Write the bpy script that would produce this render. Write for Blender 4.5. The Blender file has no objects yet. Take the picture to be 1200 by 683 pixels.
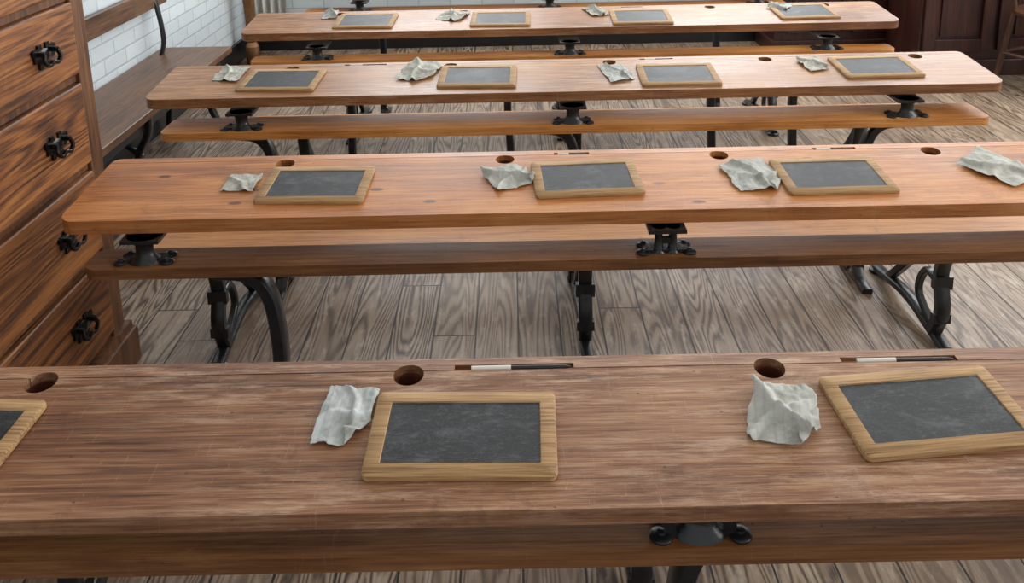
import bpy, bmesh, math, random
from mathutils import Vector, Matrix, noise

# ------------------------------------------------------------------ helpers
def link(o):
    bpy.context.scene.collection.objects.link(o); return o
def empty(name, loc=(0,0,0)):
    e=bpy.data.objects.new(name,None); e.location=loc; e.empty_display_size=.1
    return link(e)
def mkobj(name,bm,mat,parent=None,loc=None,rot=None,smooth=False):
    me=bpy.data.meshes.new(name)
    bmesh.ops.recalc_face_normals(bm,faces=bm.faces)
    bm.to_mesh(me); bm.free()
    o=bpy.data.objects.new(name,me); link(o)
    for m in (mat if isinstance(mat,(list,tuple)) else [mat]): me.materials.append(m)
    if smooth:
        for p in me.polygons: p.use_smooth=True
        try:
            me.set_sharp_from_angle(angle=math.radians(40))
        except Exception: pass
    if loc is not None: o.location=loc
    if rot is not None: o.rotation_euler=rot
    if parent is not None: o.parent=parent
    return o
def srgb(r,g,b):
    f=lambda c:(c/255/12.92) if c/255<=.04045 else ((c/255+.055)/1.055)**2.4
    return (f(r),f(g),f(b),1)

class NT:
    def __init__(s,name):
        s.m=bpy.data.materials.new(name); s.m.use_nodes=True
        s.t=s.m.node_tree; s.b=s.t.nodes['Principled BSDF']
    def n(s,typ,**kw):
        nd=s.t.nodes.new(typ)
        for k,v in kw.items():
            if k=='inp':
                for a,b in v.items():
                    if isinstance(b,bpy.types.NodeSocket): s.t.links.new(b,nd.inputs[a])
                    else: nd.inputs[a].default_value=b
            else: setattr(nd,k,v)
        return nd
    def math(s,op,a,b=None,c=None,clamp=False):
        nd=s.t.nodes.new('ShaderNodeMath'); nd.operation=op; nd.use_clamp=clamp
        for i,v in enumerate((a,b,c)):
            if v is None: continue
            if isinstance(v,bpy.types.NodeSocket): s.t.links.new(v,nd.inputs[i])
            else: nd.inputs[i].default_value=v
        return nd.outputs[0]
    def mix(s,f,a,b,blend='MIX'):
        nd=s.t.nodes.new('ShaderNodeMix'); nd.data_type='RGBA'; nd.blend_type=blend
        for i,v in ((0,f),(6,a),(7,b)):
            if isinstance(v,bpy.types.NodeSocket): s.t.links.new(v,nd.inputs[i])
            else: nd.inputs[i].default_value=v
        return nd.outputs[2]
    def ramp(s,f,stops):
        nd=s.t.nodes.new('ShaderNodeValToRGB'); s.t.links.new(f,nd.inputs[0])
        e=nd.color_ramp.elements
        while len(e)<len(stops): e.new(.5)
        for i,(p,c) in enumerate(stops):
            e[i].position=p; e[i].color=c if len(c)==4 else (*c,1)
        return nd.outputs[0]
    def smooth(s,f,a,b):
        nd=s.t.nodes.new('ShaderNodeMapRange'); nd.interpolation_type='SMOOTHSTEP'
        s.t.links.new(f,nd.inputs[0]); nd.inputs[1].default_value=a; nd.inputs[2].default_value=b
        return nd.outputs[0]
    def vec(s,v,scale,off=(0,0,0)):
        m=s.t.nodes.new('ShaderNodeMapping'); s.t.links.new(v,m.inputs[0])
        m.inputs['Scale'].default_value=scale; m.inputs['Location'].default_value=off
        return m.outputs[0]
    def noise(s,v,scale,detail=3,rough=.55,dist=0):
        nd=s.t.nodes.new('ShaderNodeTexNoise'); s.t.links.new(v,nd.inputs['Vector'])
        nd.inputs['Scale'].default_value=scale; nd.inputs['Detail'].default_value=detail
        nd.inputs['Roughness'].default_value=rough; nd.inputs['Distortion'].default_value=dist
        return nd.outputs[0]
    def bump(s,h,strength,dist=.002):
        nd=s.t.nodes.new('ShaderNodeBump'); s.t.links.new(h,nd.inputs['Height'])
        nd.inputs['Strength'].default_value=strength; nd.inputs['Distance'].default_value=dist
        s.t.links.new(nd.outputs[0],s.b.inputs['Normal'])
    def set(s,**kw):
        for k,v in kw.items():
            k=k.replace('_',' ')
            if isinstance(v,bpy.types.NodeSocket): s.t.links.new(v,s.b.inputs[k])
            else: s.b.inputs[k].default_value=v
        return s.m

def wood(name,dark,mid,light,axis='X',seed=0,rings=26,ringamt=.5,wear=None,wearamt=.4,rough=(.3,.5),knots=False,bump=.25,stretch=.55,cross=6.0,edge=0.0,streak=1.0):
    t=NT(name)
    co=t.n('ShaderNodeTexCoord').outputs['Object']
    def ax(a,c): return {'X':(a,c,c),'Y':(c,a,c),'Z':(c,c,a)}[axis]
    off=(seed*1.37,seed*2.11,seed*.73)
    n1=t.noise(t.vec(co,ax(stretch,cross),off),1.0,2,.45,.2)
    if knots:
        vo=t.n('ShaderNodeTexVoronoi',voronoi_dimensions='2D',inp={'Vector':t.vec(co,(2.9,6.6,1),(.37,.62,0)),'Scale':1.0,'Randomness':1.0})
        kd=vo.outputs['Distance']
        n1=t.math('ADD',n1,t.math('MULTIPLY',t.math('POWER',t.math('SUBTRACT',1.0,kd,clamp=True),9.0),.14))
    s=t.math('SINE',t.math('MULTIPLY',n1,float(rings)*3.0))
    ring=t.math('MULTIPLY_ADD',s,.5,.5)
    fib=t.noise(t.vec(co,ax(9,360),off),1.0,3,.6)
    fib2=t.noise(t.vec(co,ax(3.6,120),off),1.0,4,.7)
    blot=t.noise(t.vec(co,ax(1.5,5),off),1.0,4,.6)
    g=t.math('MULTIPLY_ADD',t.math('SUBTRACT',ring,.5),ringamt*.5,.43)
    g=t.math('MULTIPLY_ADD',t.math('SUBTRACT',fib2,.5),.95*streak,g)
    g=t.math('MULTIPLY_ADD',t.math('SUBTRACT',blot,.5),.95,g)
    g=t.math('MULTIPLY_ADD',t.math('SUBTRACT',fib,.5),1.1*streak,g)
    col=t.ramp(g,[(.06,dark),(.42,mid),(.82,light)])
    if wear is not None:
        w=t.noise(t.vec(co,ax(7,60),(off[0]+5,off[1],off[2])),1.0,6,.78)
        w2=t.noise(t.vec(co,ax(1.8,4),(off[0]+15,off[1],off[2])),1.0,3,.5)
        wm=t.math('MULTIPLY',t.smooth(w,.46,.66),t.smooth(w2,.36,.62))
        col=t.mix(t.math('MULTIPLY',wm,wearamt),col,wear)
        # fine random scratches
        sv=t.n('ShaderNodeTexNoise',inp={'Vector':t.vec(co,(30,2.2,1),(off[0],off[1]+3,0)),'Scale':3.0,'Detail':2.0,'Distortion':.6}).outputs[0]
        sm=t.smooth(t.math('ABSOLUTE',t.math('SUBTRACT',sv,.66)),.006,.0)
        col=t.mix(t.math('MULTIPLY',sm,.3),col,wear)
    st=t.noise(t.vec(co,(9,9,9),(off[0]+11,off[1],0)),1.0,6,.8)
    col=t.mix(t.math('MULTIPLY',t.smooth(st,.55,.72),.45),col,dark)
    if knots:
        present=t.smooth(t.n('ShaderNodeSeparateColor',inp={0:vo.outputs['Color']}).outputs[0],.35,.36)
        km=t.math('MULTIPLY',t.smooth(kd,.06,.03),present)
        col=t.mix(t.math('MULTIPLY',km,.8),col,(dark[0]*.3,dark[1]*.22,dark[2]*.2,1))
    dn=t.n('ShaderNodeTexVoronoi',inp={'Vector':t.vec(co,(23,31,31),off),'Scale':1.0})
    dm=t.smooth(dn.outputs['Distance'],.075,.03)
    col=t.mix(t.math('MULTIPLY',dm,.6),col,(dark[0]*.4,dark[1]*.4,dark[2]*.4,1))
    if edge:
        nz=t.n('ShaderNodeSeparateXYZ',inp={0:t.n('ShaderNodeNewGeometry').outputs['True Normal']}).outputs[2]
        em=t.math('MULTIPLY',t.smooth(nz,.975,.90),t.smooth(nz,.05,.35))
        em=t.math('MULTIPLY',em,t.smooth(blot,.32,.55))
        col=t.mix(t.math('MULTIPLY',em,edge),col,wear or light)
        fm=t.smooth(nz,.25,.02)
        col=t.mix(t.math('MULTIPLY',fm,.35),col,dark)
    r=t.math('MULTIPLY_ADD',blot,(rough[1]-rough[0])*1.6,rough[0]-.15*(rough[1]-rough[0]))
    r=t.math('MULTIPLY_ADD',fib,.12,r)
    t.bump(t.math('ADD',fib,t.math('MULTIPLY',ring,.3)),bump,.0012)
    t.set(Base_Color=col,Roughness=r)
    return t.m

W_A=wood('desk_wood_brown',srgb(70,40,24),srgb(138,92,62),srgb(188,146,110),seed=1,ringamt=.10,wear=srgb(216,184,154),wearamt=.6,rough=(.34,.52),edge=.7,streak=.9)
W_B=wood('desk_wood_orange',srgb(114,62,26),srgb(186,116,58),srgb(222,158,96),seed=2,ringamt=.22,rings=18,wear=srgb(228,184,136),wearamt=.35,rough=(.30,.46),knots=True,edge=.5,streak=.75)
W_C=wood('desk_wood_tan',srgb(80,46,24),srgb(150,98,54),srgb(196,144,92),seed=3,ringamt=.15,wear=srgb(220,190,156),wearamt=.45,rough=(.27,.44),edge=.6,streak=.85)
W_D=wood('desk_wood_russet',srgb(78,44,24),srgb(146,94,54),srgb(190,138,90),seed=4,ringamt=.15,wear=srgb(220,190,156),wearamt=.45,rough=(.27,.44),edge=.6,streak=.85)
W_P1=wood('plank_wood_brown',srgb(62,35,18),srgb(126,80,42),srgb(168,118,70),seed=6,ringamt=.2,rings=14,wear=srgb(186,142,96),wearamt=.3,rough=(.26,.42),edge=.8,streak=.8)
W_P2=wood('plank_wood_amber',srgb(116,66,26),srgb(192,126,62),srgb(226,168,98),seed=7,ringamt=.25,rings=14,rough=(.28,.44),streak=.8)
W_CH=wood('chest_oak',srgb(56,28,12),srgb(124,74,34),srgb(172,112,58),axis='Y',seed=9,ringamt=.65,rings=40,rough=(.34,.5),bump=.45,cross=7,streak=1.0)
W_CHV=wood('chest_oak_stile',srgb(48,27,14),srgb(98,60,32),srgb(138,92,54),axis='Z',seed=10,ringamt=.4,rings=20,rough=(.34,.5))
W_BN=wood('wall_bench_wood',srgb(54,33,22),srgb(104,72,48),srgb(146,108,78),axis='Y',seed=12,ringamt=.2,rough=(.26,.42))
W_DK=wood('mahogany_dark',srgb(22,9,7),srgb(56,25,19),srgb(84,42,31),axis='Z',seed=14,ringamt=.3,rough=(.26,.42))
W_CR=wood('chair_wood_dark',srgb(44,26,16),srgb(84,52,32),srgb(122,82,54),axis='Z',seed=18,ringamt=.2,rough=(.3,.42))
W_FR=wood('slate_frame_wood',srgb(98,68,38),srgb(174,136,90),srgb(204,168,120),seed=15,ringamt=.25,rings=12,rough=(.5,.7),stretch=2,wear=srgb(104,76,50),wearamt=.55)

def m_iron():
    t=NT('cast_iron_black'); co=t.n('ShaderNodeTexCoord').outputs['Object']
    n=t.noise(co,34,5,.7)
    t.set(Base_Color=t.ramp(n,[(.3,(.006,.007,.008)),(.62,(.012,.013,.015)),(.80,(.07,.065,.06))]),Roughness=t.math('MULTIPLY_ADD',n,.3,.16))
    t.bump(n,.35,.003); return t.m
IRON=m_iron()
def m_slate():
    t=NT('slate_stone'); co=t.n('ShaderNodeTexCoord').outputs['Object']
    oi=t.n('ShaderNodeObjectInfo').outputs['Random']
    cv=t.n('ShaderNodeCombineXYZ',inp={0:t.math('MULTIPLY',oi,40.0),1:t.math('MULTIPLY',oi,17.0)}).outputs[0]
    va=t.n('ShaderNodeVectorMath',operation='ADD',inp={0:co,1:cv}).outputs[0]
    n=t.noise(va,11,6,.7,.4); n2=t.noise(t.vec(va,(60,300,60)),1,3,.6); n3=t.noise(va,300,2,.6); n4=t.noise(t.vec(va,(10,18,10)),1,6,.75,.4)
    c=t.ramp(n,[(.3,srgb(24,26,29)),(.52,srgb(38,41,45)),(.72,srgb(72,75,78))])
    c=t.mix(t.math('MULTIPLY',t.smooth(n2,.52,.78),.28),c,srgb(130,132,134))
    c=t.mix(t.math('MULTIPLY',t.smooth(n4,.50,.72),.38),c,srgb(124,128,130))
    c=t.mix(t.math('MULTIPLY',t.smooth(n3,.5,.75),.2),c,srgb(120,120,118))
    t.set(Base_Color=c,Roughness=t.math('MULTIPLY_ADD',n,.3,.42)); t.bump(n2,.1,.001); return t.m
SLATE=m_slate()
def m_cloth():
    t=NT('rag_cotton'); co=t.n('ShaderNodeTexCoord').outputs['Object']
    oi=t.n('ShaderNodeObjectInfo').outputs['Random']
    w=t.noise(co,700,2,.6); st=t.noise(co,16,5,.7)
    wx=t.n('ShaderNodeTexWave',wave_type='BANDS',bands_direction='X',inp={'Vector':co,'Scale':26.0,'Distortion':1.0}).outputs['Fac']
    a=t.mix(oi,srgb(208,214,214),srgb(208,204,190))
    c=t.mix(t.smooth(st,.42,.72),a,srgb(158,158,148))
    c=t.mix(t.math('MULTIPLY',t.smooth(wx,.75,1),.25),c,srgb(158,166,172))
    c=t.mix(t.math('MULTIPLY',w,.35),c,srgb(130,132,126))
    t.set(Base_Color=c,Roughness=.95); t.bump(w,.6,.001); return t.m
CLOTH=m_cloth()
def m_floor():
    t=NT('floor_pine_boards'); co=t.n('ShaderNodeTexCoord').outputs['Object']
    sx=t.n('ShaderNodeSeparateXYZ',inp={0:co}); x,y=sx.outputs[0],sx.outputs[1]
    W=.132
    xi=t.math('DIVIDE',x,W); idx=t.math('FLOOR',xi); fx=t.math('FRACT',xi)
    r1=t.n('ShaderNodeTexWhiteNoise',noise_dimensions='1D',inp={'W':idx}).outputs['Value']
    yy=t.math('DIVIDE',t.math('MULTIPLY_ADD',r1,7.0,y),2.9); yi=t.math('FLOOR',yy); fy=t.math('FRACT',yy)
    r2=t.n('ShaderNodeTexWhiteNoise',noise_dimensions='2D',inp={'Vector':t.n('ShaderNodeCombineXYZ',inp={0:idx,1:yi}).outputs[0]}).outputs['Value']
    cv=t.n('ShaderNodeCombineXYZ',inp={0:t.math('MULTIPLY_ADD',x,9.0,t.math('MULTIPLY',r2,57.0)),1:t.math('MULTIPLY_ADD',y,.8,t.math('MULTIPLY',r2,31.0)),2:t.math('MULTIPLY',r2,13.0)}).outputs[0]
    n1=t.noise(cv,1.0,2,.4,.1)
    s=t.math('SINE',t.math('MULTIPLY',n1,140.0)); ring=t.math('MULTIPLY_ADD',s,.5,.5)
    ring=t.math('POWER',ring,2.0)
    fib=t.noise(t.vec(cv,(34,9,1)),1.0,4,.7)
    bl=t.noise(t.vec(co,(1.8,1.1,1)),1.0,5,.65)
    sc=t.noise(t.vec(co,(26,7,1)),1.0,6,.75)
    rstr=t.math('MULTIPLY_ADD',r2,.42,.24)
    g=t.math('ADD',t.math('MULTIPLY',ring,rstr),t.math('MULTIPLY',fib,.62))
    c=t.ramp(g,[(.16,srgb(190,172,152)),(.42,srgb(150,128,106)),(.85,srgb(68,50,38))])
    c=t.mix(t.math('MULTIPLY',r1,.5),c,srgb(118,96,78))
    c=t.mix(t.math('MULTIPLY',t.smooth(bl,.40,.70),.45),c,srgb(80,62,50))
    c=t.mix(t.math('MULTIPLY',t.smooth(sc,.5,.68),.42),c,srgb(208,196,180))
    e=t.math('MINIMUM',fx,t.math('SUBTRACT',1.0,fx)); gap=t.smooth(e,.026,.012)
    e2=t.math('MINIMUM',fy,t.math('SUBTRACT',1.0,fy)); gap2=t.smooth(e2,.0012,.0006)
    gp=t.math('MAXIMUM',gap,gap2)
    c=t.mix(gp,c,srgb(34,25,20))
    t.set(Base_Color=c,Roughness=t.math('MULTIPLY_ADD',fib,.25,.30))
    t.bump(t.math('SUBTRACT',t.math('MULTIPLY',ring,-.25),t.math('MULTIPLY',gp,2.0)),.35,.003)
    return t.m
def m_brick():
    t=NT('wall_painted_brick'); co=t.n('ShaderNodeTexCoord').outputs['Object']
    s=t.n('ShaderNodeSeparateXYZ',inp={0:co})
    v=t.n('ShaderNodeCombineXYZ',inp={0:t.math('ADD',s.outputs[0],s.outputs[1]),1:s.outputs[2]}).outputs[0]
    b=t.n('ShaderNodeTexBrick',inp={'Vector':v,'Color1':srgb(214,223,228),'Color2':srgb(204,213,218),'Mortar':srgb(190,199,204),'Scale':1.0,'Mortar Size':.006,'Mortar Smooth':.4,'Brick Width':.225,'Row Height':.075})
    n=t.noise(co,30,4,.6)
    t.set(Base_Color=b.outputs['Color'],Roughness=.55)
    t.bump(t.math('SUBTRACT',t.math('MULTIPLY',n,.4),b.outputs['Fac']),.5,.005); return t.m
def m_plain(name,c,r=.6,**kw):
    t=NT(name); co=t.n('ShaderNodeTexCoord').outputs['Object']; n=t.noise(co,12,4,.6)
    t.set(Base_Color=t.mix(t.math('MULTIPLY',n,.3),c,(c[0]*.6,c[1]*.6,c[2]*.6,1)),Roughness=r,**kw); return t.m
FLOOR=m_floor(); BRICK=m_brick(); PLASTER=m_plain('ceiling_plaster',srgb(232,230,224),.8)
BLACK=m_plain('black_paint',(.012,.012,.013,1),.35)
PWHITE=m_plain('pencil_white',srgb(235,232,222),.5); PDARK=m_plain('pencil_slate_grey',srgb(40,38,38),.4)
INK=m_plain('inkwell_dark',srgb(84,44,30),.4); LINEN=m_plain('curtain_linen',srgb(225,225,220),.9)
BRASSD=m_plain('handle_bronze_dark',(.012,.011,.010,1),.3,Metallic=.6)
WHITEP=m_plain('window_frame_paint',srgb(230,230,225),.4)

# ---- bmesh parts
def box(bm,c,s,rotz=0,mi=0):
    m=Matrix.Translation(c)@Matrix.Rotation(rotz,4,'Z')@Matrix.Diagonal((*s,1))
    r=bmesh.ops.create_cube(bm,size=1,matrix=m)
    return r['verts']
def bev(bm,off,seg=2,geom=None):
    bmesh.ops.bevel(bm,geom=geom or [e for e in bm.edges if len(e.link_faces)==2 and e.calc_face_angle(0)>.5],offset=off,segments=seg,profile=.6,affect='EDGES',clamp_overlap=True)
def lathe(bm,prof,c,seg=20,sx=1,sy=1):
    rings=[]
    for r,z in prof:
        rings.append([bm.verts.new((c[0]+r*sx*math.cos(2*math.pi*i/seg),c[1]+r*sy*math.sin(2*math.pi*i/seg),c[2]+z)) for i in range(seg)])
    for a,b in zip(rings,rings[1:]):
        for i in range(seg): bm.faces.new((a[i],a[(i+1)%seg],b[(i+1)%seg],b[i]))
    bm.faces.new(rings[0]); bm.faces.new(rings[-1])
def catmull(pts,n=6):
    P=[Vector(p) for p in pts]; P=[2*P[0]-P[1]]+P+[2*P[-1]-P[-2]]; o=[]
    for i in range(1,len(P)-2):
        for k in range(n):
            t=k/n; a,b,c,d=P[i-1:i+3]
            o.append(.5*((2*b)+(c-a)*t+(2*a-5*b+4*c-d)*t*t+(3*b-a-3*c+d)*t**3))
    o.append(P[-2]); return o
def sweep(bm,pts,axis,w,t,smooth=True):
    P=catmull(pts) if smooth else [Vector(p) for p in pts]
    A=Vector(axis).normalized(); rings=[]
    for i,p in enumerate(P):
        T=(P[min(i+1,len(P)-1)]-P[max(i-1,0)]).normalized(); N=T.cross(A).normalized()
        tt=t(i/(len(P)-1)) if callable(t) else t
        ring=[]
        for a,b in ((-.5,-.35),(-.35,-.5),(.35,-.5),(.5,-.35),(.5,.35),(.35,.5),(-.35,.5),(-.5,.35)):
            ring.append(bm.verts.new(p+A*w*a+N*tt*b))
        rings.append(ring)
    for a,b in zip(rings,rings[1:]):
        for i in range(8): bm.faces.new((a[i],a[(i+1)%8],b[(i+1)%8],b[i]))
    bm.faces.new(rings[0]); bm.faces.new(rings[-1])
def outline_board(x0,x1,y0,y1,z0,z1,ch=(0,0,0,0)):
    """rounded corners: (x0,y0),(x1,y0),(x1,y1),(x0,y1)"""
    bm=bmesh.new(); a,b,c,d=ch
    def corner(x,y,sx,sy,r,a0):
        if r<=0: return [(x,y)]
        ox,oy=x+sx*r,y+sy*r
        return [(ox+r*math.cos(a0+k/6*math.pi/2),oy+r*math.sin(a0+k/6*math.pi/2)) for k in range(7)]
    pts=corner(x0,y0,1,1,a,math.pi)+corner(x1,y0,-1,1,b,1.5*math.pi)+corner(x1,y1,-1,-1,c,0)+corner(x0,y1,1,-1,d,.5*math.pi)
    lo=[bm.verts.new((x,y,z0)) for x,y in pts]; hi=[bm.verts.new((x,y,z1)) for x,y in pts]
    n=len(pts)
    bm.faces.new(lo[::-1]); bm.faces.new(hi)
    for i in range(n): bm.faces.new((lo[i],lo[(i+1)%n],hi[(i+1)%n],hi[i]))
    return bm

DT=.72; SEAM=.030; SL=.085
def ztop(back,y):
    d=back-SEAM-y
    return DT-(SL*d if d>0 else 0)
def apply_bool(o,cutters):
    for c in cutters:
        m=o.modifiers.new('b','BOOLEAN'); m.operation='DIFFERENCE'; m.object=c; m.solver='EXACT'
    dg=bpy.context.evaluated_depsgraph_get(); dg.update()
    me=bpy.data.meshes.new_from_object(o.evaluated_get(dg))
    o.modifiers.clear(); o.data=me
    for c in cutters: bpy.data.objects.remove(c,do_unlink=True)

def pedestal(parent,x,y,zb,zt,double=False):
    bm=bmesh.new(); h=zt-zb
    for dx,dy in ((-.052,-.010),(.052,-.010),(-.046,.026),(.046,.026)):
        lathe(bm,[(.0155,0),(.016,.003),(.013,.006),(.006,.007),(.0055,.010),(.001,.011)],(x+dx,y+dy,zb),14)
    box(bm,(x,y+.004,zb+.004),(.10,.032,.008)) 
    if double:
        for dx in (-.016,.016):
            lathe(bm,[(.017,0),(.011,.010),(.009,.03),(.009,h-.02),(.016,h)],(x+dx,y,zb),14)
        box(bm,(x,y,zb+h*.45),(.040,.012,.014))
    else:
        lathe(bm,[(.038,0),(.034,h*.12),(.024,h*.25),(.020,h*.42),(.020,h*.66),(.026,h*.84),(.036,h)],(x,y,zb),20,1,.7)
    box(bm,(x,y+.035,zt-.004),(.085,.12,.008))
    return mkobj('iron_pedestal',bm,IRON,parent,smooth=True)
def curved_leg(parent,x,y,ztop_,sgn):
    bm=bmesh.new()
    sweep(bm,[(x-sgn*.13,y,ztop_-.008),(x-sgn*.05,y,ztop_-.02),(x-sgn*.008,y,ztop_-.075),(x+sgn*.006,y,ztop_-.2),(x,y,.22),(x-sgn*.01,y,.012)],(0,1,0),.045,.032)
    sweep(bm,[(x+sgn*.09,y,ztop_-.006),(x-sgn*.14,y,ztop_-.006)],(0,1,0),.05,.012,False)
    sweep(bm,[(x,y-.11,.01),(x,y-.05,.018),(x,y,.05),(x,y+.05,.018),(x,y+.11,.01)],(1,0,0),.035,.02)
    mkobj('iron_leg',bm,IRON,parent,smooth=True)
def sled(parent,x,y0,y1,zs):
    bm=bmesh.new(); A=(1,0,0)
    sweep(bm,[(x,y0-.05,.012),(x,y0,.02),(x,(y0+y1)/2,.045),(x,y1,.02),(x,y1+.05,.012)],A,.034,.024)
    for yy in (y0-.04,y1+.04): lathe(bm,[(.028,0),(.028,.010),(.012,.016)],(x,yy,0),14)
    sweep(bm,[(x,y0+.03,.03),(x,y0-.005,.12),(x,y0+.02,.22),(x,y0-.01,.32),(x,y0-.03,zs)],A,.04,lambda t:.038-.012*math.sin(t*math.pi))
    sweep(bm,[(x,y1-.05,.03),(x,y1-.12,.10),(x,y0+.2,.17),(x,y0+.08,.26),(x,y0-.06,zs-.01)],A,.024,.026)
    sweep(bm,[(x,y0+.05,.04),(x,y0+.14,.10),(x,y0+.10,.19),(x,y0+.01,.18)],A,.02,.02)
    sweep(bm,[(x,y0-.13,zs-.007),(x,y0+.0,zs-.007)],A,.05,.014,False)
    box(bm,(x,y0+.01,.2),(.056,.02,.04)); box(bm,(x,y0,.09),(.052,.022,.03))
    mkobj('iron_frame',bm,IRON,parent,smooth=True)

def row(back,x0,x1,px0,px1,pfront,wd,wp,inks,peds,legs,grooves,seat,dbl=(),front=.31,TH=.032,pd=.15,ch=(.04,.04),pdy=.036,pz=.60,hole=.050):
    p=empty('school_desk',(0,0,0))
    yb=back-SEAM-.001; yf=back-front
    def holes(): 
        r=[]
        for ix in inks:
            b=bmesh.new(); lathe(b,[(.0235,-.1),(.0235,.1)],(ix,back-hole,DT),28); r.append(mkobj('c',b,wd))
        return r
    bm=outline_board(x0,x1,yf,yb,DT-TH,DT,(*ch,0,0)); bev(bm,.005,3)
    o=mkobj('writing_board',bm,wd,None)
    apply_bool(o,holes())
    for v in o.data.vertices:
        d=yb-v.co.y
        if d>0: v.co.z-=SL*d
    o.parent=p
    bm=outline_board(x0,x1,back-SEAM+.001,back,DT-TH,DT,(0,0,.02,.02)); bev(bm,.0025,2)
    o=mkobj('back_strip',bm,wd,None); cut=holes()
    for g0,g1 in grooves:
        b=bmesh.new(); box(b,((g0+g1)/2,back-SEAM+.006,DT),(g1-g0,.014,.012)); cut.append(mkobj('c',b,wd))
    apply_bool(o,cut)
    o.parent=p
    for ix in inks:
        b=bmesh.new(); lathe(b,[(.023,-.045),(.0232,-.014),(.020,-.014),(.019,-.04),(.001,-.041)],(ix,back-hole,DT),24)
        mkobj('inkwell_cup',b,INK,p,smooth=True)
    bm=outline_board(px0,px1,pfront,pfront+pd,pz-.026,pz,(.03,.03,.02,.02)); bev(bm,.005,3)
    mkobj('lower_plank',bm,wp,p)
    for i,x in enumerate(peds):
        yp=pfront+pdy
        pedestal(p,x,yp,pz,ztop(back,yp+.03)-TH-.006,i in dbl)
    for x,s in legs: curved_leg(p,x,pfront+pd*.55,pz-.026,s)
    if seat:
        y0,y1,sx0,sx1,frames,run,sw,z=seat
        bm=outline_board(sx0,sx1,y0,y1,z-.028,z,(.03,.03,.03,.03)); bev(bm,.006,3)
        mkobj('seat_plank',bm,sw,p)
        for x in frames: sled(p,x,y1+.03,y1+.03+run,z-.028)
    return p

row(1.20,-1.22,1.62,-1.18,1.58,.930,W_A,W_P1,[-.735,-.17,.385,.95,1.47],[-.88,.235,1.35],[(-.8,1),(.225,-1),(1.1,-1)],[(-.10,.085),(.50,.68)],
    (.30,.48,-1.0,1.6,[-.88,.23,1.35],.38,W_P1,.42),front=.285,TH=.024,pdy=.030,pz=.62,hole=.038)
row(2.075,-1.03,1.78,-.965,1.70,1.724,W_B,W_P1,[-.58,-.025,.515,1.05,1.6],[-.835,.335,1.50],[(-.56,1),(1.24,-1)],[(.10,.19),(.76,.87)],
    (1.215,1.36,-1.0,1.6,[-.88,.23,1.35],.33,W_P1,.42),dbl=(1,),pd=.095)
row(2.955,-1.205,1.60,-1.14,1.53,2.585,W_C,W_P2,[-.78,-.22,.34,.89,1.42],[-.88,.19,1.27],[(-.8,1),(.20,1),(1.16,-1)],[(-.6,-.45),(.45,.57)],
    (2.082,2.245,-.98,1.62,[-.885,.20,1.255],.39,W_P2,.455),pd=.15)
row(3.845,-1.165,1.66,-1.10,1.6,3.43,W_D,W_P2,[-.78,-.22,.34,.9,1.42],[-.82,.24,1.32],[(-.7,1),(-.02,-1),(.85,-1),(1.2,-1)],[(.5,.6)],
    (2.975,3.125,-1.0,1.5,[-.82,.24,1.34],.40,W_P2,.47),pd=.10)
row(4.78,-1.1,1.5,-1.1,1.45,4.36,W_D,W_P2,[-.7,-.1,.5,1.1],[-.8,.2,1.3],[(-.7,1),(1.1,-1)],[],
    (3.88,4.06,-1.0,1.5,[-.82,.24,1.3],.40,W_P1,.42))

# ---- slates
def rrect(w,h,r,n=6):
    o=[]
    for cx,cy,a0 in ((w/2-r,h/2-r,0),(-w/2+r,h/2-r,90),(-w/2+r,-h/2+r,180),(w/2-r,-h/2+r,270)):
        for k in range(n+1):
            a=math.radians(a0+90*k/n); o.append((cx+r*math.cos(a),cy+r*math.sin(a)))
    return o
def slate(x,y,back,rz,w=.26,h=.18,brd=.023):
    z=ztop(back,y)+.0008
    p=empty('writing_slate',(x,y,z)); p.rotation_euler=(math.atan(SL),0,math.radians(rz))
    bm=bmesh.new(); T=.009
    prof=[(rrect(w,h,.010),0),(rrect(w+.001,h+.001,.011),.003),(rrect(w,h,.010),T-.002),(rrect(w-.005,h-.005,.008),T),
          (rrect(w-2*brd+.003,h-2*brd+.003,.002),T),(rrect(w-2*brd,h-2*brd,.001),T-.002),(rrect(w-2*brd,h-2*brd,.001),0)]
    rings=[[bm.verts.new((a,b,z_)) for a,b in pts] for pts,z_ in prof]
    rings.append(rings[0]); n=len(rings[0])
    for a,b in zip(rings,rings[1:]):
        for i in range(n): bm.faces.new((a[i],a[(i+1)%n],b[(i+1)%n],b[i]))
    mkobj('wooden_frame',bm,W_FR,p,smooth=True)
    bm=bmesh.new(); box(bm,(0,0,.0045),(w-2*brd+.002,h-2*brd+.002,.006)); mkobj('slate_panel',bm,SLATE,p)
for x,y,rz in [(-.832,1.045,-4),(-.08,1.037,-1.5),(.582,1.064,5)]: slate(x,y,1.20,rz,.26,.155)
for x,y,rz in [(-.475,1.905,-2),(.17,1.912,3),(.755,1.90,1),(1.41,1.91,3)]: slate(x,y,2.075,rz,.255,.170)
for x,y,rz in [(-.785,2.785,-3),(-.12,2.785,-2),(.555,2.765,-1),(1.235,2.80,1)]: slate(x,y,2.955,rz,.262,.19)
for x,y,rz in [(-.645,3.675,-2),(-.05,3.665,-2),(.565,3.655,-1),(1.29,3.685,2)]: slate(x,y,3.845,rz,.26,.20)

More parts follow.
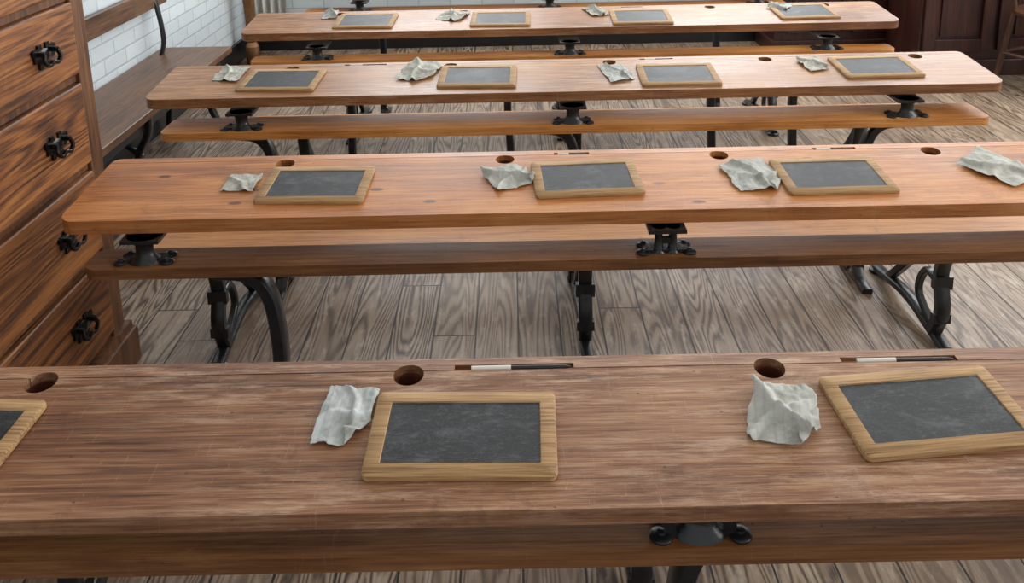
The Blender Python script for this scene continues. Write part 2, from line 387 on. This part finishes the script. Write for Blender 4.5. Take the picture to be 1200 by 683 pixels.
# ---- rags: limp cloths lying on the desk, a few wrinkles, a turned corner
def rag(x,y,back,w,h,rz,seed,puff=.006,fold=0,jag=.12,lift=0):
    R=random.Random(seed); bm=bmesh.new(); N=34
    J=lambda:R.uniform(-jag,jag)
    cs=[(-1+J(),-1+J()),(1+J(),-1+J()),(1+J(),1+J()),(-1+J(),1+J())]
    g=[]; a1=R.uniform(.3,1.2); a2=a1+R.uniform(1.0,1.8); o1=R.uniform(-.3,.3); o2=R.uniform(-.3,.3)
    for j in range(N+1):
        rw=[]
        for i in range(N+1):
            u,v=i/N,j/N
            a=[cs[0][k]*(1-u)*(1-v)+cs[1][k]*u*(1-v)+cs[2][k]*u*v+cs[3][k]*(1-u)*v for k in (0,1)]
            e1=noise.noise(Vector((u*3+seed,v*3,3.3)))*.12; e2=noise.noise(Vector((u*3,v*3+seed,9.1)))*.12
            fr=noise.noise(Vector((u*20+seed,v*20,1.3)))*.05
            qx,qy=a[0]+e1+fr,a[1]+e2+fr
            d1=qx*math.cos(a1)+qy*math.sin(a1)-o1+.15*math.sin(qy*3+seed); d2=qx*math.cos(a2)+qy*math.sin(a2)-o2+.15*math.sin(qx*3)
            z=puff*(1.2*math.exp(-(d1/.12)**2)+1.0*math.exp(-(d2/.09)**2))
            z+=puff*.9*max(0,noise.noise(Vector((qx*1.6+seed,qy*1.6,seed*.7)))+.15)
            z+=puff*.55*abs(noise.noise(Vector((qx*4+seed,qy*4,2.7))))
            if lift: z+=lift*math.exp(-((qx-.15)**2/.55+(qy-.15)**2/.5))*(1-.45*math.exp(-(d2/.22)**2))+lift*.3*math.exp(-(d1/.12)**2)
            rw.append([qx*w/2,qy*h/2,max(z,0)*.85+.0012])
        g.append(rw)
    if fold:
        for rw in g:
            for p in rw:
                s=(p[0]/w - p[1]/h) - fold
                if s>0:
                    nx,ny=1/w,-1/h; L=math.hypot(nx,ny); d=s/L
                    p[0]-=2*d*nx/L*.9; p[1]-=2*d*ny/L*.9; p[2]+=.003+.006*math.sin(min(d*70,math.pi))
    V=[[bm.verts.new(p) for p in rw] for rw in g]
    for j in range(N):
        for i in range(N): bm.faces.new((V[j][i],V[j][i+1],V[j+1][i+1],V[j+1][i]))
    z=ztop(back,y)+.0006
    o=mkobj('cleaning_rag',bm,CLOTH,None,(x,y,z),(math.atan(SL),0,math.radians(rz)),smooth=True)
    m=o.modifiers.new('thick','SOLIDIFY'); m.thickness=.001; m.offset=1
    m=o.modifiers.new('sub','SUBSURF'); m.levels=1; m.render_levels=1
rag(-.250,1.078,1.20,.074,.112,-2,3,.006,.62,.06)
rag(.378,1.060,1.20,.104,.130,-12,8,.011,.60,.2,.015)
rag(-.66,1.925,2.075,.078,.082,-4,11,.005,0,.06)
rag(-.012,1.93,2.075,.100,.135,22,13,.008,.75,.3,.010)
rag(.562,1.91,2.075,.115,.155,10,17,.008,.8,.25,.006)
rag(1.17,1.92,2.075,.13,.16,28,19,.008,.8,.25,.006)
rag(-.985,2.86,2.955,.095,.14,-5,23,.008,0,.1)
rag(-.325,2.85,2.955,.115,.17,-16,29,.010,.8,.3,.008)
rag(.355,2.80,2.955,.085,.15,10,31,.008,0,.2,.004)
rag(1.035,2.84,2.955,.085,.12,6,37,.008,.8,.2,.006)
rag(-.82,3.77,3.845,.065,.09,4,41,.010,0,.2,.02)
rag(-.26,3.72,3.845,.11,.13,-14,43,.010,.8,.3,.008)
rag(.38,3.75,3.845,.075,.12,16,47,.010,0,.3,.018)
rag(1.20,3.76,3.845,.10,.11,-28,53,.010,0,.3,.013)

# ---- slate pencils
def pencil(x0,x1,y,z,white=.4):
    p=empty('slate_pencil',(x0,y,z)); L=x1-x0
    b=bmesh.new(); lathe(b,[(.0038,0),(.0040,L*white)],(0,0,0),10); bmesh.ops.rotate(b,verts=b.verts,matrix=Matrix.Rotation(math.pi/2,3,'Y')); mkobj('paper_grip',b,PWHITE,p,smooth=True)
    b=bmesh.new(); lathe(b,[(.0034,L*white),(.0034,L*.94),(.001,L)],(0,0,0),10); bmesh.ops.rotate(b,verts=b.verts,matrix=Matrix.Rotation(math.pi/2,3,'Y')); mkobj('lead_stick',b,PDARK,p,smooth=True)
zg=DT-.006+.0042
for x0,x1,back in [(-.074,.08,1.20),(.525,.675,1.20),(.11,.18,2.075),(.77,.86,2.075),(-.58,-.47,2.955),(.47,.56,2.955)]:
    pencil(x0,x1,back-SEAM+.006,zg)

# ---- chest of drawers (drawers face +X)
ch=empty('chest_of_drawers',(0,0,0)); XF=-1.165; Y0,Y1=1.26,2.275
bm=bmesh.new()
box(bm,((XF-1.66)/2,Y1-.015,.70),(1.66+XF,.03,1.26)); box(bm,((XF-1.66)/2,Y0+.015,.70),(1.66+XF,.03,1.26))
box(bm,(-1.65,(Y0+Y1)/2,.7),(.02,Y1-Y0-.06,1.26)); bev(bm,.003)
mkobj('carcass_sides',bm,W_CHV,ch)
bm=bmesh.new(); box(bm,(XF-.02,Y1-.05,.71),(.046,.045,1.24)); box(bm,(XF-.02,Y0+.05,.71),(.046,.045,1.24)); bev(bm,.003); mkobj('front_stiles',bm,W_CHV,ch)
zs=[.14,.40,.655,.905,1.125,1.33]
bm=bmesh.new()
for z in zs: box(bm,(XF-.026,(Y0+Y1)/2,z),(.04,Y1-Y0-.15,.022))
bev(bm,.002); mkobj('drawer_rails',bm,W_CHV,ch)
bm=bmesh.new(); box(bm,(XF/2-.82,(Y0+Y1)/2,1.355),(.56,Y1-Y0+.06,.03)); bev(bm,.008); mkobj('top_board',bm,W_CH,ch)
bm=bmesh.new(); box(bm,((XF+.024-1.67)/2,(Y0+Y1)/2,.055),(.54,Y1-Y0+.04,.11)); bev(bm,.006)
box(bm,((XF+.014-1.665)/2,(Y0+Y1)/2,.118),(.52,Y1-Y0+.02,.024)); mkobj('plinth',bm,W_CHV,ch)
for i in range(5):
    z0,z1=zs[i]+.013,zs[i+1]-.013
    bm=bmesh.new(); box(bm,(0,0,0),(.04,Y1-Y0-.155,z1-z0)); bev(bm,.007,3)
    o=mkobj('drawer_front',bm,W_CH,ch,(XF-.010,(Y0+Y1)/2,(z0+z1)/2))
    for v in o.data.vertices: v.co+=Vector((i*.31,i*.77,i*.43))
    o.location-=Vector((i*.31,i*.77,i*.43))
    for hy in (Y1-.245,Y0+.245):
        bm=bmesh.new(); zc=(z0+z1)/2-.005; X=XF+.0105
        lathe(bm,[(.001,0),(.026,.001),(.028,.004),(.022,.007),(.010,.009),(.001,.009)],(0,0,0),10,.75,1.25)
        bmesh.ops.rotate(bm,verts=bm.verts,matrix=Matrix.Rotation(math.pi/2,3,'Y'))
        bmesh.ops.translate(bm,verts=bm.verts,vec=(X,hy,zc))
        for s in (-1,1):
            sweep(bm,[(X,hy+s*.03,zc+.012),(X+.014,hy+s*.03,zc+.012),(X+.022,hy+s*.03,zc+.010)],(0,1,0),.012,.012,False)
            box(bm,(X+.003,hy+s*.034,zc+.008),(.006,.024,.034)); box(bm,(X+.003,hy+s*.046,zc+.016),(.005,.012,.014))
            for dz in (-.022,.026): box(bm,(X+.003,hy+s*.018,zc+dz),(.005,.016,.014),0)
        sweep(bm,[(X+.02,hy-.03,zc+.012),(X+.024,hy-.036,zc-.006),(X+.025,hy-.020,zc-.020),(X+.025,hy,zc-.014),(X+.025,hy+.020,zc-.020),(X+.024,hy+.036,zc-.006),(X+.02,hy+.03,zc+.012)],(1,0,0),.009,.009)
        mkobj('bail_handle',bm,BRASSD,ch,smooth=True)

# ---- wall bench
wb=empty('wall_bench',(0,0,0))
bm=bmesh.new(); box(bm,(-1.685,3.42,.405),(.37,2.0,.034)); bev(bm,.006,3); mkobj('seat',bm,W_BN,wb)
bm=bmesh.new(); box(bm,(-1.832,3.42,.72),(.026,2.0,.10)); bev(bm,.006,3); mkobj('back_rail',bm,W_BN,wb)
for yy in (2.55,3.42,4.28):
    bm=bmesh.new()
    sweep(bm,[(-1.825,yy,.40),(-1.80,yy,.5),(-1.815,yy,.66),(-1.845,yy,.76)],(0,1,0),.03,.018)
    sweep(bm,[(-1.54,yy,.39),(-1.55,yy,.3),(-1.60,yy,.18),(-1.55,yy,.012)],(0,1,0),.04,.03)
    sweep(bm,[(-1.82,yy,.39),(-1.80,yy,.2),(-1.82,yy,.012)],(0,1,0),.04,.03)
    sweep(bm,[(-1.52,yy,.382),(-1.84,yy,.382)],(0,1,0),.05,.014,False)
    sweep(bm,[(-1.58,yy,.2),(-1.69,yy,.27),(-1.80,yy,.2)],(0,1,0),.03,.02)
    mkobj('iron_support',bm,IRON,wb,smooth=True)
bm=bmesh.new(); box(bm,(-1.56,3.42,.355),(.022,1.9,.065)); bev(bm,.003); mkobj('front_apron',bm,BLACK,wb)

# ---- room
XW0,XW1,YB,YF,HC=-1.88,4.2,5.95,-1.6,3.3
def slab(name,c,s,mat):
    bm=bmesh.new(); box(bm,c,s); return mkobj(name,bm,mat)
slab('floor',((XW0+XW1)/2,(YB+YF)/2,-.05),(XW1-XW0+.2,YB-YF+.2,.1),FLOOR)
slab('wall_left',(XW0-.1,(YB+YF)/2,HC/2),(.2,YB-YF+.2,HC),BRICK)
slab('ceiling',((XW0+XW1)/2,(YB+YF)/2,HC+.05),(XW1-XW0+.4,YB-YF+.4,.1),PLASTER)
def wall_windows(name,axis,pos,lo,hi,wins,mat):
    bm=bmesh.new()
    z0,z1=1.35,2.95
    def b(a0,a1,za,zb):
        c,s=(a0+a1)/2,(a1-a0)
        if axis=='Y': box(bm,(c,pos,(za+zb)/2),(s,.2,zb-za))
        else: box(bm,(pos,c,(za+zb)/2),(.2,s,zb-za))
    b(lo,hi,0,z0); b(lo,hi,z1,HC); cur=lo
    for a,c in wins:
        b(cur,a,z0,z1); cur=c
    b(cur,hi,z0,z1); mkobj(name,bm,mat)
    for i,(a,c) in enumerate(wins):
        p=empty('window_%s_%d'%(name[5:],i+1)); bm=bmesh.new(); n=3
        for k in range(n+1):
            q=a+.02+(c-a-.04)*k/n
            if axis=='Y': box(bm,(q,pos,(z0+z1)/2),(.04,.06,z1-z0))
            else: box(bm,(pos,q,(z0+z1)/2),(.06,.04,z1-z0))
        for k in range(5):
            q=z0+.02+(z1-z0-.04)*k/4
            if axis=='Y': box(bm,((a+c)/2,pos,q),(c-a,.05,.035))
            else: box(bm,(pos,(a+c)/2,q),(.05,c-a,.035))
        mkobj('window_sash',bm,WHITEP,p)
WB=[(-1.2,.2),(.8,2.2),(2.7,3.8)]; WR=[(-.8,.6),(1.3,2.7),(3.4,4.8)]
wall_windows('wall_back','Y',YB+.1,XW0-.2,XW1+.2,WB,BRICK)
wall_windows('wall_right','X',XW1+.1,YF-.1,YB+.0,WR,BRICK)
bm=bmesh.new(); box(bm,(XW0+.012,(YB+YF)/2,.07),(.024,YB-YF,.14)); mkobj('baseboard_left',bm,BLACK)
bm=bmesh.new(); box(bm,((XW0+XW1)/2,YB-.012,.07),(XW1-XW0-.06,.024,.14)); mkobj('baseboard_back',bm,BLACK)

bm=bmesh.new(); lathe(bm,[(.045,0),(.045,.12),(.028,.15),(.045,.19),(.03,.24),(.036,.4),(.045,.55),(.03,.62),(.046,.66),(.046,.72),(.03,.76),(.036,.9),(.045,1.1),(.03,1.18),(.045,1.22),(.045,1.5),(.02,1.54),(.035,1.58),(.001,1.62)],(-1.76,5.6,0),20)
mkobj('turned_wooden_post',bm,W_P1,None,smooth=True)
bm=bmesh.new(); N=80
vv=[]
for i in range(N+1):
    u=i/N; xx=-1.83+.26*u; yy=5.86+.03*math.sin(u*30)
    vv.append([bm.verts.new((xx,yy+.01*math.sin(z*3+u*9),z)) for z in (.16,.6,1.1,1.6,2.1)])
for a,b in zip(vv,vv[1:]):
    for k in range(4): bm.faces.new((a[k],b[k],b[k+1],a[k+1]))
mkobj('white_curtain',bm,LINEN,None,smooth=True)

# ---- dark cupboards at the back right
def cupboard(x0,x1,y0,y1,h,nd):
    p=empty('panelled_cupboard',(0,0,0)); bm=bmesh.new()
    box(bm,((x0+x1)/2,(y0+y1)/2,h/2+.04),(x1-x0,y1-y0,h-.08)); bev(bm,.006)
    mkobj('carcass',bm,W_DK,p)
    bm=bmesh.new(); box(bm,((x0+x1)/2,(y0+y1)/2,.05),(x1-x0+.04,y1-y0+.04,.10)); box(bm,((x0+x1)/2,(y0+y1)/2,h-.0),(x1-x0+.06,y1-y0+.06,.04)); bev(bm,.008,3); mkobj('plinth_and_top',bm,W_DK,p)
    w=(x1-x0)/nd
    for i in range(nd):
        cx=x0+w*(i+.5); bm=bmesh.new()
        for sx in (-1,1): box(bm,(cx+sx*(w/2-.05),y0-.012,h/2+.04),(.07,.024,h-.24))
        for zz in (.19,h*.55,h-.13): box(bm,(cx,y0-.012,zz),(w-.17,.022,.08))
        bev(bm,.004,2)
        for za,zb in ((.25,h*.55-.06),(h*.55+.06,h-.19)):
            box(bm,(cx,y0-.006,(za+zb)/2),(w-.24,.014,zb-za))
        mkobj('panel_door',bm,W_DK,p)
        bm=bmesh.new(); lathe(bm,[(.016,0),(.010,.012),(.018,.024),(.008,.034)],(0,0,0),14); bmesh.ops.rotate(bm,verts=bm.verts,matrix=Matrix.Rotation(math.pi/2,3,'X')); bmesh.ops.translate(bm,verts=bm.verts,vec=(cx+(w/2-.05)*(1 if i%2==0 else -1),y0-.024,h*.6)); mkobj('door_knob',bm,BRASSD,p,smooth=True)
cupboard(2.46,3.36,5.0,5.45,1.35,2)
cupboard(1.75,2.62,5.55,5.88,1.1,2)

# ---- chair at right edge
cp=empty('wooden_chair',(3.06,4.70,0)); cp.rotation_euler=(0,0,math.radians(25))
bm=bmesh.new(); lathe(bm,[(.19,.43),(.20,.44),(.20,.455),(.18,.465),(.001,.460)],(0,0,0),28); mkobj('seat',bm,W_CR,cp,smooth=True)
bm=bmesh.new()
def rod(bm,a,b,r=.014):
    a,b=Vector(a),Vector(b); d=b-a; L=d.length
    t=bmesh.new(); lathe(t,[(r*.75,0),(r*1.1,L*.3),(r,L*.6),(r*.8,L)],(0,0,0),10)
    q=d.to_track_quat('Z','Y').to_matrix().to_4x4(); bmesh.ops.transform(t,matrix=Matrix.Translation(a)@q,verts=t.verts)
    me=bpy.data.meshes.new('t'); t.to_mesh(me); t.free(); bm.from_mesh(me); bpy.data.meshes.remove(me)
L4=[(-.17,-.16),(.17,-.16),(.15,.17),(-.15,.17)]
for x,y in L4: rod(bm,(x*1.15,y*1.15,0),(x*.85,y*.85,.44),.017)
for (x,y),(a,b) in zip(L4,L4[1:]+L4[:1]): rod(bm,(x*1.05,y*1.05,.2),(a*1.05,b*1.05,.2),.01)
for s in (-1,1): rod(bm,(s*.13,.13,.44),(s*.16,.22,.9),.015)
for z,yy in ((.6,.16),(.72,.185),(.85,.21)): rod(bm,(-.15,yy,z),(.15,yy,z),.012)
mkobj('legs_and_back',bm,W_CR,cp,smooth=True)

# ---- lights
def area(name,loc,rot,sx,sy,e,col=(1,1,1)):
    l=bpy.data.lights.new(name,'AREA'); l.shape='RECTANGLE'; l.size=sx; l.size_y=sy; l.energy=e; l.color=col
    o=bpy.data.objects.new(name,l); o.location=loc; o.rotation_euler=rot; return link(o)
for i,(a,c) in enumerate(WB): area('daylight_back_%d'%(i+1),((a+c)/2,YB-.06,2.15),(math.radians(-68),0,0),c-a,1.5,(52,60,54)[i],(.97,.99,1))
for i,(a,c) in enumerate(WR): area('daylight_right_%d'%(i+1),(XW1-.06,(a+c)/2,2.15),(math.radians(62),0,math.radians(90)),c-a,1.5,(54,54,44)[i],(1,.99,.97))
w=bpy.data.worlds.new('world'); bpy.context.scene.world=w; w.use_nodes=True
w.node_tree.nodes['Background'].inputs[0].default_value=(.95,.97,1,1); w.node_tree.nodes['Background'].inputs[1].default_value=.78
bpy.context.scene.view_settings.view_transform='Standard'

# ---- camera
cam=bpy.data.cameras.new('camera'); co=bpy.data.objects.new('camera',cam); link(co)
th=math.atan(.222); rho=.02
f=Vector((0,math.cos(th),-math.sin(th))); r0=Vector((1,0,0)); u0=Vector((0,math.sin(th),math.cos(th)))
R=r0*math.cos(rho)-u0*math.sin(rho); U=u0*math.cos(rho)+r0*math.sin(rho)
co.matrix_world=Matrix(((R.x,U.x,-f.x,0),(R.y,U.y,-f.y,0),(R.z,U.z,-f.z,1.54),(0,0,0,1)))
cam.sensor_width=36; cam.lens=30; cam.shift_y=-(341.5-18)/1200; cam.clip_start=.02
bpy.context.scene.camera=co
